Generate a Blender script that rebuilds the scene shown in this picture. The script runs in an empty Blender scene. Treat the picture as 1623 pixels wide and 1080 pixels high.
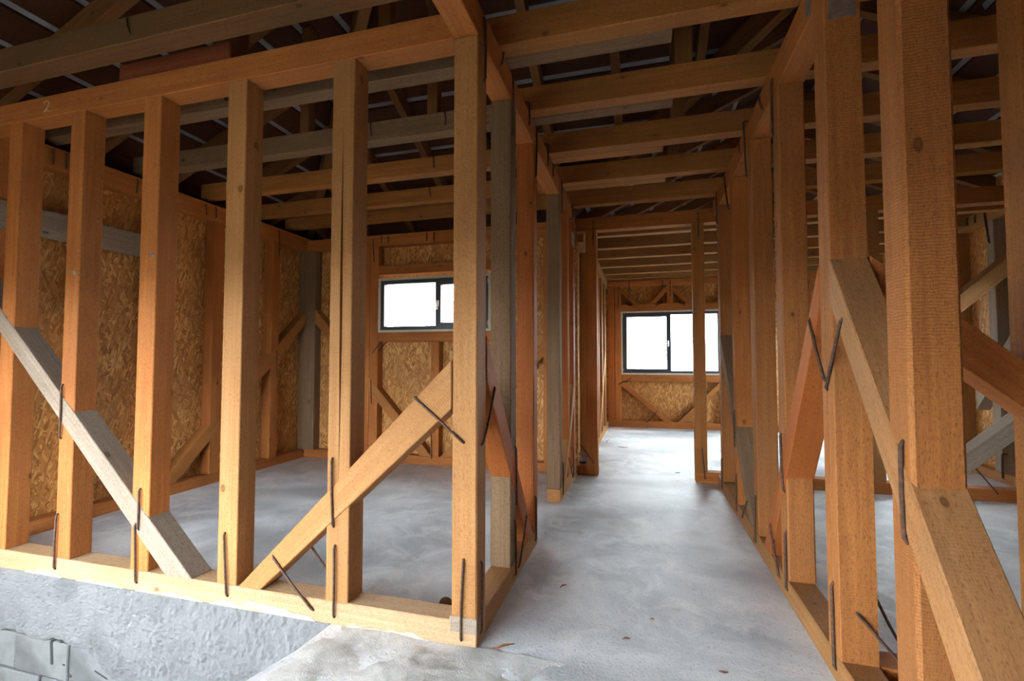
import bpy, bmesh, math, random
from mathutils import Vector, Matrix
random.seed(7)
S = bpy.context.scene
COL = S.collection

# ------------------------------------------------------------------ camera, sky, exposure
cam_d = bpy.data.cameras.new('camera')
cam_d.sensor_fit = 'HORIZONTAL'; cam_d.sensor_width = 36.0
cam_d.lens = 36.0 * 752.0 / 1623.0
cam_d.clip_start = 0.02
cam = bpy.data.objects.new('camera', cam_d); COL.objects.link(cam)
cam.location = (0, 0, 1.25)
cam.rotation_euler = (math.radians(90 + 2.3), 0, math.radians(15.4))
S.camera = cam

world = bpy.data.worlds.new('overcast_sky'); S.world = world
world.use_nodes = True
wb = world.node_tree.nodes['Background']
wb.inputs[0].default_value = (0.90, 0.96, 1.0, 1)
wb.inputs[1].default_value = 15.0
S.view_settings.view_transform = 'Standard'
S.view_settings.look = 'None'
S.view_settings.gamma = 1.0
S.view_settings.use_curve_mapping = False
S.view_settings.exposure = 1.02
try:
    S.cycles.use_denoising = True
    S.cycles.max_bounces = 10
    S.cycles.diffuse_bounces = 6
    S.cycles.transparent_max_bounces = 12
except Exception:
    pass

# ------------------------------------------------------------------ materials
def new_mat(name):
    m = bpy.data.materials.new(name); m.use_nodes = True
    nt = m.node_tree
    b = nt.nodes['Principled BSDF']
    return m, nt, b
def nd(nt, t, **kw):
    n = nt.nodes.new(t)
    for k, v in kw.items():
        if k.startswith('i_'):
            n.inputs[k[2:].replace('_', ' ')].default_value = v
        else:
            setattr(n, k, v)
    return n
def ramp(nt, src, stops):
    r = nt.nodes.new('ShaderNodeValToRGB')
    e = r.color_ramp.elements
    while len(e) < len(stops): e.new(0.5)
    for k, (p, c) in enumerate(stops):
        e[k].position = p
        e[k].color = (c, c, c, 1) if isinstance(c, (int, float)) else (*c, 1)
    nt.links.new(src, r.inputs[0])
    return r.outputs[0]
def mixc(nt, fac, a, b, mode='MIX'):
    n = nt.nodes.new('ShaderNodeMix'); n.data_type = 'RGBA'; n.blend_type = mode
    for sock, v in ((n.inputs[0], fac), (n.inputs[6], a), (n.inputs[7], b)):
        if isinstance(v, (int, float)): sock.default_value = v
        elif isinstance(v, tuple): sock.default_value = (*v, 1)
        else: nt.links.new(v, sock)
    return n.outputs[2]
def scaled(nt, vec, s):
    n = nt.nodes.new('ShaderNodeVectorMath'); n.operation = 'MULTIPLY'
    nt.links.new(vec, n.inputs[0]); n.inputs[1].default_value = s
    return n.outputs[0]
def obj_coords(nt, vary=True):
    tc = nt.nodes.new('ShaderNodeTexCoord')
    if not vary: return tc.outputs['Object']
    oi = nt.nodes.new('ShaderNodeObjectInfo')
    m = nt.nodes.new('ShaderNodeMath'); m.operation = 'MULTIPLY'; m.inputs[1].default_value = 61.0
    nt.links.new(oi.outputs['Random'], m.inputs[0])
    a = nt.nodes.new('ShaderNodeVectorMath'); a.operation = 'ADD'
    nt.links.new(tc.outputs['Object'], a.inputs[0]); nt.links.new(m.outputs[0], a.inputs[1])
    return a.outputs[0], oi.outputs['Random']

def wood(name, light, dark, stain, rough=0.72, saw=0.7, spread=0.11):
    m, nt, b = new_mat(name)
    L = nt.links.new
    co, rnd = obj_coords(nt)
    g = nd(nt, 'ShaderNodeTexNoise', i_Scale=1.0, i_Detail=5.0, i_Roughness=0.6, i_Distortion=0.5)
    L(scaled(nt, co, (42, 42, 1.3)), g.inputs['Vector'])
    r = nd(nt, 'ShaderNodeTexNoise', i_Scale=1.0, i_Detail=2.0, i_Roughness=0.5, i_Distortion=1.2)
    L(scaled(nt, co, (11, 11, 0.45)), r.inputs['Vector'])
    bl = nd(nt, 'ShaderNodeTexNoise', i_Scale=2.3, i_Detail=3.0, i_Roughness=0.6)
    L(scaled(nt, co, (1.6, 1.6, 0.8)), bl.inputs['Vector'])
    c = mixc(nt, ramp(nt, g.outputs[0], [(0.34, 0.0), (0.74, 0.9)]), light, dark)
    c = mixc(nt, ramp(nt, r.outputs[0], [(0.50, 0.0), (0.56, 0.22), (0.60, 0.0)]), c, dark)
    c = mixc(nt, ramp(nt, bl.outputs[0], [(0.44, 0.0), (0.68, 0.8)]), c, stain)
    # knots
    v = nd(nt, 'ShaderNodeTexVoronoi', feature='F1', i_Scale=1.0)
    wob = nd(nt, 'ShaderNodeTexNoise', i_Scale=9.0, i_Detail=2.0)
    L(co, wob.inputs['Vector'])
    add = nt.nodes.new('ShaderNodeVectorMath'); add.operation = 'ADD'
    L(scaled(nt, co, (5.5, 5.5, 3.4)), add.inputs[0])
    L(scaled(nt, wob.outputs['Color'], (0.08, 0.08, 0.08)), add.inputs[1])
    L(add.outputs[0], v.inputs['Vector'])
    kn = ramp(nt, v.outputs['Distance'], [(0.015, 0.7), (0.04, 0.8), (0.058, 1.0), (0.078, 0.18), (0.17, 0.0)])
    c = mixc(nt, kn, c, tuple(x * 0.42 for x in dark))
    fz = nd(nt, 'ShaderNodeTexNoise', i_Scale=1.0, i_Detail=3.0, i_Roughness=0.7)
    L(scaled(nt, co, (260, 260, 70)), fz.inputs['Vector'])
    c = mixc(nt, ramp(nt, fz.outputs[0], [(0.32, 0.75), (0.48, 0.0)]), c, tuple(x * 0.5 for x in dark))
    c = mixc(nt, ramp(nt, fz.outputs[0], [(0.58, 0.0), (0.75, 0.35)]), c, tuple(min(1, x * 1.35) for x in light))
    # saw lines across the grain
    s = nd(nt, 'ShaderNodeTexWave', wave_type='BANDS', bands_direction='Z', i_Scale=34.0, i_Distortion=5.0, i_Detail=2.0)
    L(co, s.inputs['Vector'])
    sm = nd(nt, 'ShaderNodeTexNoise', i_Scale=2.0, i_Detail=1.0)
    L(co, sm.inputs['Vector'])
    sf = nt.nodes.new('ShaderNodeMath'); sf.operation = 'MULTIPLY'
    L(ramp(nt, s.outputs['Fac'], [(0.0, saw), (0.35, 0.0)]), sf.inputs[0])
    L(ramp(nt, sm.outputs[0], [(0.42, 0.0), (0.60, 1.0)]), sf.inputs[1])
    c = mixc(nt, sf.outputs[0], c, dark)
    # every timber its own tone
    hv = nt.nodes.new('ShaderNodeHueSaturation')
    mr = nt.nodes.new('ShaderNodeMapRange')
    L(rnd, mr.inputs[0]); mr.inputs[3].default_value = 1 - spread; mr.inputs[4].default_value = 1 + spread
    L(mr.outputs[0], hv.inputs['Value']); L(c, hv.inputs['Color'])
    L(hv.outputs[0], b.inputs['Base Color'])
    b.inputs['Roughness'].default_value = rough
    b.inputs['Specular IOR Level'].default_value = 0.25
    bp = nd(nt, 'ShaderNodeBump', i_Strength=0.5, i_Distance=0.004)
    hs = nt.nodes.new('ShaderNodeMath'); hs.operation = 'SUBTRACT'
    L(g.outputs[0], hs.inputs[0]); L(sf.outputs[0], hs.inputs[1])
    L(hs.outputs[0], bp.inputs['Height']); L(bp.outputs[0], b.inputs['Normal'])
    return m

M = {}
M['orange'] = wood('orange_spruce', (0.487, 0.186, 0.049), (0.321, 0.104, 0.023), (0.349, 0.122, 0.031))
M['pale'] = wood('pale_spruce', (0.423, 0.218, 0.081), (0.303, 0.132, 0.038), (0.339, 0.163, 0.055))
M['deep'] = wood('deep_orange_spruce', (0.414, 0.131, 0.029), (0.288, 0.079, 0.017), (0.351, 0.101, 0.022))
M['grey'] = wood('weathered_grey_timber', (0.368, 0.304, 0.239), (0.221, 0.170, 0.127), (0.294, 0.235, 0.175), 0.85)
M['dull'] = wood('dull_brown_timber', (0.248, 0.160, 0.090), (0.144, 0.087, 0.046), (0.184, 0.122, 0.071), 0.85)
M['worn'] = wood('worn_orange_timber', (0.441, 0.178, 0.051), (0.280, 0.099, 0.026), (0.315, 0.136, 0.047))
M['brown'] = wood('brown_joist_timber', (0.459, 0.194, 0.050), (0.284, 0.109, 0.027), (0.306, 0.134, 0.039))
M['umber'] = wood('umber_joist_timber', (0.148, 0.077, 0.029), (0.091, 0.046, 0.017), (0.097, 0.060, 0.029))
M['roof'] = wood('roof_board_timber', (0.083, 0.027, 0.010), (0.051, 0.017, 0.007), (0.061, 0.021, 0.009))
M['rafter'] = wood('rafter_timber', (0.27, 0.125, 0.042), (0.17, 0.072, 0.024), (0.18, 0.085, 0.032))
M['khaki'] = wood('stained_brace_timber', (0.416, 0.209, 0.083), (0.281, 0.126, 0.043), (0.270, 0.145, 0.065))
M['red'] = wood('red_stained_board', (0.27, 0.074, 0.030), (0.18, 0.045, 0.019), (0.22, 0.058, 0.026))
M['bleached'] = wood('bleached_spruce', (0.453, 0.300, 0.176), (0.336, 0.199, 0.098), (0.391, 0.250, 0.137))

def osb():
    m, nt, b = new_mat('strand_board'); L = nt.links.new
    co, rnd = obj_coords(nt)
    cols = []
    hs = []
    for k, (ang, sx, sy) in enumerate(((0.5, 12, 60), (2.5, 13, 66), (1.15, 11, 58), (1.85, 14, 72))):
        mp = nt.nodes.new('ShaderNodeMapping'); mp.vector_type = 'TEXTURE'
        L(co, mp.inputs[0]); mp.inputs['Rotation'].default_value = (ang, 0, 0)
        mp.inputs['Location'].default_value = (0, k * 3.1, k * 1.7)
        v = nd(nt, 'ShaderNodeTexVoronoi', feature='F1', i_Scale=1.0)
        L(scaled(nt, mp.outputs[0], (1, sx, sy)), v.inputs['Vector'])
        sep = nt.nodes.new('ShaderNodeSeparateColor'); L(v.outputs['Color'], sep.inputs[0])
        cols.append((sep.outputs[0], sep.outputs[1])); hs.append(v.outputs['Distance'])
    stops = [(0.0, (0.27, 0.105, 0.023)), (0.35, (0.42, 0.185, 0.045)), (0.7, (0.54, 0.265, 0.075)), (1.0, (0.72, 0.43, 0.165))]
    c = ramp(nt, cols[0][0], stops)
    for k in (1, 2, 3):
        c = mixc(nt, ramp(nt, cols[k][1], [(0.52, 0.0), (0.56, 1.0)]), c, ramp(nt, cols[k][0], stops))
    bl = nd(nt, 'ShaderNodeTexNoise', i_Scale=2.6, i_Detail=3.0)
    L(co, bl.inputs['Vector'])
    c = mixc(nt, ramp(nt, bl.outputs[0], [(0.45, 0.0), (0.7, 0.55)]), c, (0.36, 0.16, 0.05))
    L(c, b.inputs['Base Color'])
    b.inputs['Roughness'].default_value = 0.6
    b.inputs['Specular IOR Level'].default_value = 0.3
    bp = nd(nt, 'ShaderNodeBump', i_Strength=0.4, i_Distance=0.002)
    L(cols[1][0], bp.inputs['Height']); L(bp.outputs[0], b.inputs['Normal'])
    return m
M['osb'] = osb()

def concrete(name, a, bcol, c3, speck=0.5, scale=1.0, bump=0.5, rough=0.75):
    m, nt, b = new_mat(name); L = nt.links.new
    co = obj_coords(nt, False)
    n1 = nd(nt, 'ShaderNodeTexNoise', i_Scale=1.15 * scale, i_Detail=6.0, i_Roughness=0.62, i_Distortion=0.5); L(co, n1.inputs['Vector'])
    n2 = nd(nt, 'ShaderNodeTexNoise', i_Scale=4.5 * scale, i_Detail=8.0, i_Roughness=0.7, i_Distortion=0.8); L(co, n2.inputs['Vector'])
    n3 = nd(nt, 'ShaderNodeTexNoise', i_Scale=70.0 * scale, i_Detail=4.0, i_Roughness=0.7); L(co, n3.inputs['Vector'])
    n4 = nd(nt, 'ShaderNodeTexNoise', i_Scale=0.55 * scale, i_Detail=2.0); L(scaled(nt, co, (1.0, 1.7, 1.0)), n4.inputs['Vector'])
    c = mixc(nt, ramp(nt, n1.outputs[0], [(0.40, 0.0), (0.62, 1.0)]), a, bcol)
    c = mixc(nt, ramp(nt, n2.outputs[0], [(0.48, 0.0), (0.68, 0.75)]), c, c3)
    c = mixc(nt, ramp(nt, n4.outputs[0], [(0.52, 0.0), (0.66, 0.7)]), c, tuple(x * 0.6 for x in bcol))
    c = mixc(nt, ramp(nt, n3.outputs[0], [(0.30, speck), (0.42, 0.0)]), c, tuple(x * 0.45 for x in bcol))
    L(c, b.inputs['Base Color'])
    b.inputs['Roughness'].default_value = rough
    b.inputs['Specular IOR Level'].default_value = 0.5
    h = nt.nodes.new('ShaderNodeMath'); h.operation = 'ADD'
    L(n2.outputs[0], h.inputs[0]); L(n3.outputs[0], h.inputs[1])
    bp = nd(nt, 'ShaderNodeBump', i_Strength=bump, i_Distance=0.01)
    L(h.outputs[0], bp.inputs['Height']); L(bp.outputs[0], b.inputs['Normal'])
    return m
M['slab'] = concrete('trowelled_concrete', (0.72, 0.775, 0.825), (0.41, 0.455, 0.505), (0.82, 0.855, 0.875), 0.8, 1.0, 0.35, 0.5)
M['spill'] = concrete('rough_cement', (0.66, 0.675, 0.67), (0.47, 0.485, 0.48), (0.73, 0.745, 0.74), 0.6, 3.0, 0.8)
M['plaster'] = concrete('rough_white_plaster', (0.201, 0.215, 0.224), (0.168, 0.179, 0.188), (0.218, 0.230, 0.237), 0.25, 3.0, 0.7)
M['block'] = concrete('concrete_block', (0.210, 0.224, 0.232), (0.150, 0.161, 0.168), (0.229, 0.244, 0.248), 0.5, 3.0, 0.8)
M['smear'] = concrete('dried_cement_smear', (0.50, 0.455, 0.39), (0.46, 0.37, 0.26), (0.54, 0.50, 0.44), 0.3, 6.0, 0.6)
M['mortar'] = concrete('dark_mortar', (0.10, 0.10, 0.10), (0.06, 0.06, 0.06), (0.13, 0.13, 0.13), 0.5, 4.0, 0.8)
M['earth'] = concrete('site_ground', (0.060, 0.062, 0.040), (0.040, 0.045, 0.026), (0.075, 0.072, 0.050), 0.5, 0.6, 0.8)

def plain(name, col, rough=0.6, metal=0.0, nscale=0.0, ncol=None):
    m, nt, b = new_mat(name)
    b.inputs['Base Color'].default_value = (*col, 1)
    b.inputs['Roughness'].default_value = rough; b.inputs['Metallic'].default_value = metal
    if nscale:
        n = nd(nt, 'ShaderNodeTexNoise', i_Scale=nscale, i_Detail=5.0)
        nt.links.new(obj_coords(nt, False), n.inputs['Vector'])
        nt.links.new(mixc(nt, ramp(nt, n.outputs[0], [(0.4, 0.0), (0.65, 1.0)]), col, ncol), b.inputs['Base Color'])
    return m
M['iron'] = plain('rusty_iron', (0.060, 0.036, 0.026), 0.75, 0.2, 60, (0.14, 0.068, 0.04))
M['zinc'] = plain('galvanised_steel', (0.45, 0.48, 0.52), 0.4, 0.8, 30, (0.34, 0.37, 0.40))
M['hole'] = plain('dark_nail_hole', (0.03, 0.03, 0.035), 0.8)
M['pvc'] = plain('anthracite_window_plastic', (0.040, 0.055, 0.070), 0.35, 0.0, 20, (0.05, 0.065, 0.08))
M['foam'] = plain('expanding_foam', (0.62, 0.58, 0.44), 0.9, 0.0, 40, (0.50, 0.50, 0.46))
M['white'] = plain('white_plastic', (0.80, 0.80, 0.78), 0.4, 0.0, 12, (0.72, 0.73, 0.73))
M['chalk'] = plain('chalk_mark', (0.66, 0.55, 0.40), 0.9, 0.0, 120, (0.50, 0.34, 0.18))
M['dark_band'] = plain('dark_label', (0.04, 0.04, 0.045), 0.6)
M['membrane'] = plain('grey_roof_membrane', (0.29, 0.30, 0.345), 0.7, 0.0, 6, (0.22, 0.23, 0.27))
M['clay'] = plain('brown_clay', (0.18, 0.09, 0.05), 0.9, 0.0, 25, (0.10, 0.055, 0.035))
def glass():
    m = bpy.data.materials.new('window_glass'); m.use_nodes = True
    nt = m.node_tree; nt.nodes.remove(nt.nodes['Principled BSDF'])
    t = nt.nodes.new('ShaderNodeBsdfTransparent'); g = nt.nodes.new('ShaderNodeBsdfGlossy')
    t.inputs[0].default_value = (0.96, 0.98, 0.98, 1); g.inputs['Roughness'].default_value = 0.02
    mx = nt.nodes.new('ShaderNodeMixShader'); mx.inputs[0].default_value = 0.05
    nt.links.new(t.outputs[0], mx.inputs[1]); nt.links.new(g.outputs[0], mx.inputs[2])
    nt.links.new(mx.outputs[0], nt.nodes['Material Output'].inputs[0])
    return m
M['glass'] = glass()

# ------------------------------------------------------------------ mesh helpers
def link(name, me, mat, parent=None, mw=None):
    o = bpy.data.objects.new(name, me); COL.objects.link(o)
    if mat is not None and not me.materials: me.materials.append(M[mat])
    if parent is not None: o.parent = parent
    if mw is not None: o.matrix_local = mw      # every parent stands at the world origin frame below
    return o
def root(name, label=None, cat=None, kind=None, group=None):
    o = bpy.data.objects.new(name, None); COL.objects.link(o); o.empty_display_size = 0.2
    if label: o['label'] = label
    if cat: o['category'] = cat
    if kind: o['kind'] = kind
    if group: o['group'] = group
    return o
def tag(o, label, cat=None, kind=None, group=None):
    o['label'] = label
    if cat: o['category'] = cat
    if kind: o['kind'] = kind
    if group: o['group'] = group
    return o
def frame_matrix(origin, zaxis, xhint):
    z = Vector(zaxis).normalized(); x = Vector(xhint); x = (x - z * x.dot(z)).normalized(); y = z.cross(x)
    m = Matrix((x, y, z)).transposed().to_4x4(); m.translation = Vector(origin)
    return m
def prism(name, poly, ext, mat, parent, axis, bevel=0.004, wob=0.0):
    """A solid from a planar polygon and an extrusion vector; local Z runs along the grain."""
    poly = [Vector(p) for p in poly]; ext = Vector(ext)
    mid = sum(poly, Vector()) / len(poly) + ext / 2
    mw = frame_matrix(mid, axis, ext)
    inv = mw.inverted()
    bm = bmesh.new()
    a = [bm.verts.new(inv @ p) for p in poly]
    b = [bm.verts.new(inv @ (p + ext)) for p in poly]
    n = len(poly)
    bm.faces.new(a); bm.faces.new(b[::-1])
    for k in range(n):
        bm.faces.new((a[k], b[k], b[(k + 1) % n], a[(k + 1) % n]))
    bmesh.ops.recalc_face_normals(bm, faces=bm.faces)
    if wob:
        for v in bm.verts: v.co += Vector((random.uniform(-wob, wob), random.uniform(-wob, wob), 0))
    if bevel:
        bmesh.ops.bevel(bm, geom=list(bm.edges), offset=bevel, segments=1, affect='EDGES')
    me = bpy.data.meshes.new(name); bm.to_mesh(me); bm.free()
    return link(name, me, mat, parent, mw)
def box(name, x0, x1, y0, y1, z0, z1, mat, parent=None, axis=None, bevel=0.004, wob=0.0):
    if axis is None:
        d = (x1 - x0, y1 - y0, z1 - z0); k = d.index(max(d)); axis = [(1, 0, 0), (0, 1, 0), (0, 0, 1)][k]
    ax = Vector(axis)
    if abs(ax.y) > 0.5:
        return prism(name, [(x0, y0, z0), (x0, y1, z0), (x0, y1, z1), (x0, y0, z1)], (x1 - x0, 0, 0), mat, parent, axis, bevel, wob)
    return prism(name, [(x0, y0, z0), (x1, y0, z0), (x1, y0, z1), (x0, y0, z1)], (0, y1 - y0, 0), mat, parent, axis, bevel, wob)
def plane_x(name, poly, y0, y1, mat, parent, axis2, bevel=0.004):
    """poly in (X, z) of a wall that runs along X"""
    return prism(name, [(x, y0, z) for x, z in poly], (0, y1 - y0, 0), mat, parent, (axis2[0], 0, axis2[1]), bevel)
def plane_y(name, poly, x0, x1, mat, parent, axis2, bevel=0.004):
    """poly in (Y, z) of a wall that runs along Y"""
    return prism(name, [(x0, y, z) for y, z in poly], (x1 - x0, 0, 0), mat, parent, (0, axis2[0], axis2[1]), bevel)
def tube(name, pts, r, mat, parent, sides=7, taper=True):
    bm = bmesh.new(); pts = [Vector(p) for p in pts]; rings = []
    for k, p in enumerate(pts):
        t = (pts[min(k + 1, len(pts) - 1)] - pts[max(k - 1, 0)]).normalized()
        u = t.orthogonal().normalized(); w = t.cross(u)
        rr = r * (0.45 if taper and k in (0, len(pts) - 1) else 1)
        rings.append([bm.verts.new(p + (u * math.cos(a) + w * math.sin(a)) * rr) for a in [2 * math.pi * q / sides for q in range(sides)]])
    # align neighbouring rings
    for k in range(1, len(rings)):
        best = min(range(sides), key=lambda s: sum((rings[k][(q + s) % sides].co - pts[k] - (rings[k - 1][q].co - pts[k - 1])).length for q in range(sides)))
        rings[k] = rings[k][best:] + rings[k][:best]
        for q in range(sides):
            bm.faces.new((rings[k - 1][q], rings[k - 1][(q + 1) % sides], rings[k][(q + 1) % sides], rings[k][q]))
    bm.faces.new(rings[0]); bm.faces.new(rings[-1])
    bmesh.ops.recalc_face_normals(bm, faces=bm.faces)
    for f in bm.faces: f.smooth = True
    me = bpy.data.meshes.new(name); bm.to_mesh(me); bm.free()
    return link(name, me, mat, parent)
def dog(p0, p1, n, parent, r=0.0058):
    """iron cramp: a straight bar with both ends bent into the timber"""
    p0, p1, n = Vector(p0), Vector(p1), Vector(n)
    d = (p1 - p0); ln = d.length; d.normalize()
    e = 0.012 if ln > 0.12 else 0.006
    bow = random.uniform(-0.004, 0.004); side = d.cross(n)
    pts = [p0 - n * 0.035, p0 + n * 0.002, p0 + n * 0.008 + d * e, p0 + d * ln * 0.5 + n * 0.009 + side * bow, p1 + n * 0.008 - d * e, p1 + n * 0.002, p1 - n * 0.035]
    return tube('iron_cramp', pts, r, 'iron', parent)
def split_stud(name, x0, x1, y0, y1, z0, z1, mat, parent, face, pos, seed, depth=0.035, width=0.0075):
    """stud with a drying split wandering down one face; face '-y' or '-x'"""
    rnd = random.Random(seed); bm = bmesh.new(); N = 40; rings = []
    ph = [rnd.uniform(0, 6.28) for _ in range(4)]
    for k in range(N + 1):
        t = k / N; z = z0 + (z1 - z0) * t
        c = pos + 0.010 * math.sin(3.1 * t + ph[0]) + 0.005 * math.sin(11 * t + ph[1]) + 0.002 * math.sin(37 * t + ph[2])
        w = width * max(0.06, 0.5 + 0.5 * math.sin(7.3 * t + ph[3])) * (0.3 + 0.7 * math.sin(math.pi * t))
        if face == '-y':
            L_ = x1 - x0; X = x0 + L_ * c / 1.0
            ring = [(x0, y0 + .004), (x0 + .004, y0), (X - w, y0), (X - w * .6, y0 + depth), (X + w * .6, y0 + depth), (X + w, y0), (x1 - .004, y0), (x1, y0 + .004), (x1, y1), (x0, y1)]
        else:
            L_ = y1 - y0; Y = y1 - L_ * c
            ring = [(x0 + .004, y1), (x0, y1 - .004), (x0, Y + w), (x0 + depth, Y + w * .6), (x0 + depth, Y - w * .6), (x0, Y - w), (x0, y0 + .004), (x0 + .004, y0), (x1, y0), (x1, y1)]
        rings.append([bm.verts.new((a - (x0 + x1) / 2, b - (y0 + y1) / 2, z - (z0 + z1) / 2)) for a, b in ring])
    m = len(rings[0])
    for k in range(N):
        for q in range(m):
            bm.faces.new((rings[k][q], rings[k][(q + 1) % m], rings[k + 1][(q + 1) % m], rings[k + 1][q]))
    bm.faces.new(rings[0]); bm.faces.new(rings[-1])
    bmesh.ops.recalc_face_normals(bm, faces=bm.faces)
    me = bpy.data.meshes.new(name); bm.to_mesh(me); bm.free()
    return link(name, me, mat, parent, Matrix.Translation(((x0 + x1) / 2, (y0 + y1) / 2, (z0 + z1) / 2)))
def nail_plate(x0, x1, y0, y1, z0, z1, parent, n):
    """galvanised plate with a grid of dark holes; n = outward normal"""
    p = box('nail_plate', x0, x1, y0, y1, z0, z1, 'zinc', parent, axis=(0, 0, 1), bevel=0.0008)
    bm = bmesh.new(); n = Vector(n)
    c = Vector(((x0 + x1) / 2, (y0 + y1) / 2, (z0 + z1) / 2)); u = Vector((abs(n.y), abs(n.x), 0)); hw = abs((Vector((x1, y1, 0)) - Vector((x0, y0, 0))).dot(u)) / 2
    th = abs((Vector((x1, y1, 0)) - Vector((x0, y0, 0))).dot(n)) / 2
    for a in (-0.6, 0, 0.6):
        for b in (-0.62, -0.2, 0.2, 0.62):
            q = c + u * hw * a + Vector((0, 0, (z1 - z0) / 2 * b)) + n * (th + 0.0006)
            bmesh.ops.create_circle(bm, cap_ends=True, segments=8, radius=0.0045, matrix=frame_matrix(q, n, (0, 0, 1)))
    me = bpy.data.meshes.new('nail_holes'); bm.to_mesh(me); bm.free()
    o = link('nail_holes', me, 'hole', p); o['kind'] = 'stuff'; o.matrix_local = p.matrix_local.inverted()
    return p
def stud_x(parent, x0, x1, y0, y1, z0, z1, mat, name='stud'): return box(name, x0, x1, y0, y1, z0, z1, mat, parent, (0, 0, 1), 0.004, 0.0015)

Y1 = 1.982          # face of the front partition
XL, XR = -0.705, 0.71   # the two corridor faces
T = 0.12

# ------------------------------------------------------------------ ground, floor, plinth
def grid_mesh(name, nx, ny, fn, mat, parent=None, smooth=True):
    bm = bmesh.new()
    vs = [[bm.verts.new(fn(i / nx, j / ny)) for i in range(nx + 1)] for j in range(ny + 1)]
    for j in range(ny):
        for i in range(nx):
            f = bm.faces.new((vs[j][i], vs[j][i + 1], vs[j + 1][i + 1], vs[j + 1][i])); f.smooth = smooth
    me = bpy.data.meshes.new(name); bm.to_mesh(me); bm.free()
    return link(name, me, mat, parent)
from mathutils import noise as mn
def fb(x, y, z=0.0, o=4): return mn.fractal(Vector((x, y, z)), 1.0, 2.0, o)
g = grid_mesh('ground', 60, 60, lambda u, v: (-45 + 90 * u, -45 + 90 * v, -0.78 + 0.03 * fb(u * 40, v * 40)), 'earth')  # ground colour kept dark so less light bounces up indoors
tag(g, 'soil and grass around the slab, coloured dark to cut bounced light', kind='structure')

bm = bmesh.new()
pl = [(-4.36, Y1 + .06), (-1.43, Y1 + .06), (-1.45, 1.77), (-1.50, 1.57), (-1.56, 1.2), (-1.60, 0.2), (-1.60, -2.6), (3.64, -2.6), (3.64, 9.24), (-0.78, 9.24), (-0.78, 5.34), (-4.36, 5.34)]
top = [bm.verts.new((x, y, 0)) for x, y in pl]; bot = [bm.verts.new((x, y, -0.30)) for x, y in pl]
bm.faces.new(top); bm.faces.new(bot[::-1])
for k in range(len(pl)):
    bm.faces.new((top[k], bot[k], bot[(k + 1) % len(pl)], top[(k + 1) % len(pl)]))
bmesh.ops.recalc_face_normals(bm, faces=bm.faces)
me = bpy.data.meshes.new('floor'); bm.to_mesh(me); bm.free()
floor = tag(link('floor', me, 'slab'), 'pale grey trowelled concrete slab running through corridor and rooms', kind='structure')
# rough cement apron in front of the corner post: thin uneven screed over the slab edge
def apron(u, v):
    y = 0.85 + (Y1 + 0.004 - 0.85) * v
    xl = -1.44 - 0.14 * (1 - v) + 0.03 * fb(v * 6, 3.1)
    xr = -0.10 - 0.35 * (1 - v) + 0.12 * fb(v * 4, 9.0)
    x = xl + (xr - xl) * u
    e = min(1.0, 3.2 * (1 - u)) * min(1.0, 9 * u + 0.15)
    z = -0.006 + e * (0.013 + 0.012 * fb(x * 4, y * 4) + 0.004 * fb(x * 23, y * 23, 2))
    return (x, y, max(z, -0.012) if u > 0.001 else -0.03)
grid_mesh('cement_screed', 70, 60, apron, 'spill', floor)
def ledge(u, v):
    y = 1.05 + (Y1 + 0.0 - 1.05) * v
    x = -1.95 + 0.56 * u + 0.04 * fb(v * 5, 1.0)
    z = -0.36 + 0.30 * u ** 1.6 + 0.03 * fb(x * 9, y * 9, 5) + 0.08 * (1 - v) * u
    return (x, y, min(z, -0.012))
grid_mesh('cement_ledge', 30, 40, ledge, 'spill', floor)

plinth = root('wall_plinth', 'rough white plastered foundation wall with concrete blocks showing below', kind='structure')
box('mortar_bed', -4.36, -1.40, Y1 + 0.05, Y1 + 0.12, -0.80, -0.302, 'mortar', plinth, bevel=0)
bm_x = [-4.36, -4.03, -3.60, -3.16, -2.73, -2.30, -1.86, -1.42]
for row, (z0, z1) in enumerate(((-0.575, -0.372), (-0.79, -0.590))):
    off = 0.0 if row == 0 else 0.21
    for a, b in zip(bm_x, bm_x[1:]):
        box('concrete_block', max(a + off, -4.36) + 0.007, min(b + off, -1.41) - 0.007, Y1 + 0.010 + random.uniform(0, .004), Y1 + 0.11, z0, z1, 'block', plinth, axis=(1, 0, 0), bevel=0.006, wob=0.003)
def plaster(u, v):
    x = -4.36 + 2.98 * u
    zb = -0.365 - 0.50 * max(0.0, min(1.0, (x + 3.05) / 0.75)) ** 1.2 + 0.022 * fb(x * 9, 0.3)
    z = zb + (0.0 - zb) * v
    d = 0.008 * fb(x * 7, z * 3.0, 1.0) + 0.0075 * fb(x * 38, z * 19, 2.0) + 0.0065 * fb(x * 75, z * 75, 4.0)
    trowel = 0.010 * max(0.0, math.sin(x * 21 + 2.0 * fb(x * 3, z * 3) + z * 9)) ** 6
    thick = 0.0 + 0.008 * min(1.0, v * 12)
    return (x, Y1 + 0.012 - thick - d - trowel * (0.35 + 0.65 * (z < -0.08)) if v > 0.004 else Y1 + 0.02, z)
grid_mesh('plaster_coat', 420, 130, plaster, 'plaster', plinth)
box('plinth_core', -4.36, -1.40, Y1 + 0.035, Y1 + 0.115, -0.302, -0.002, 'mortar', plinth, bevel=0)
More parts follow.
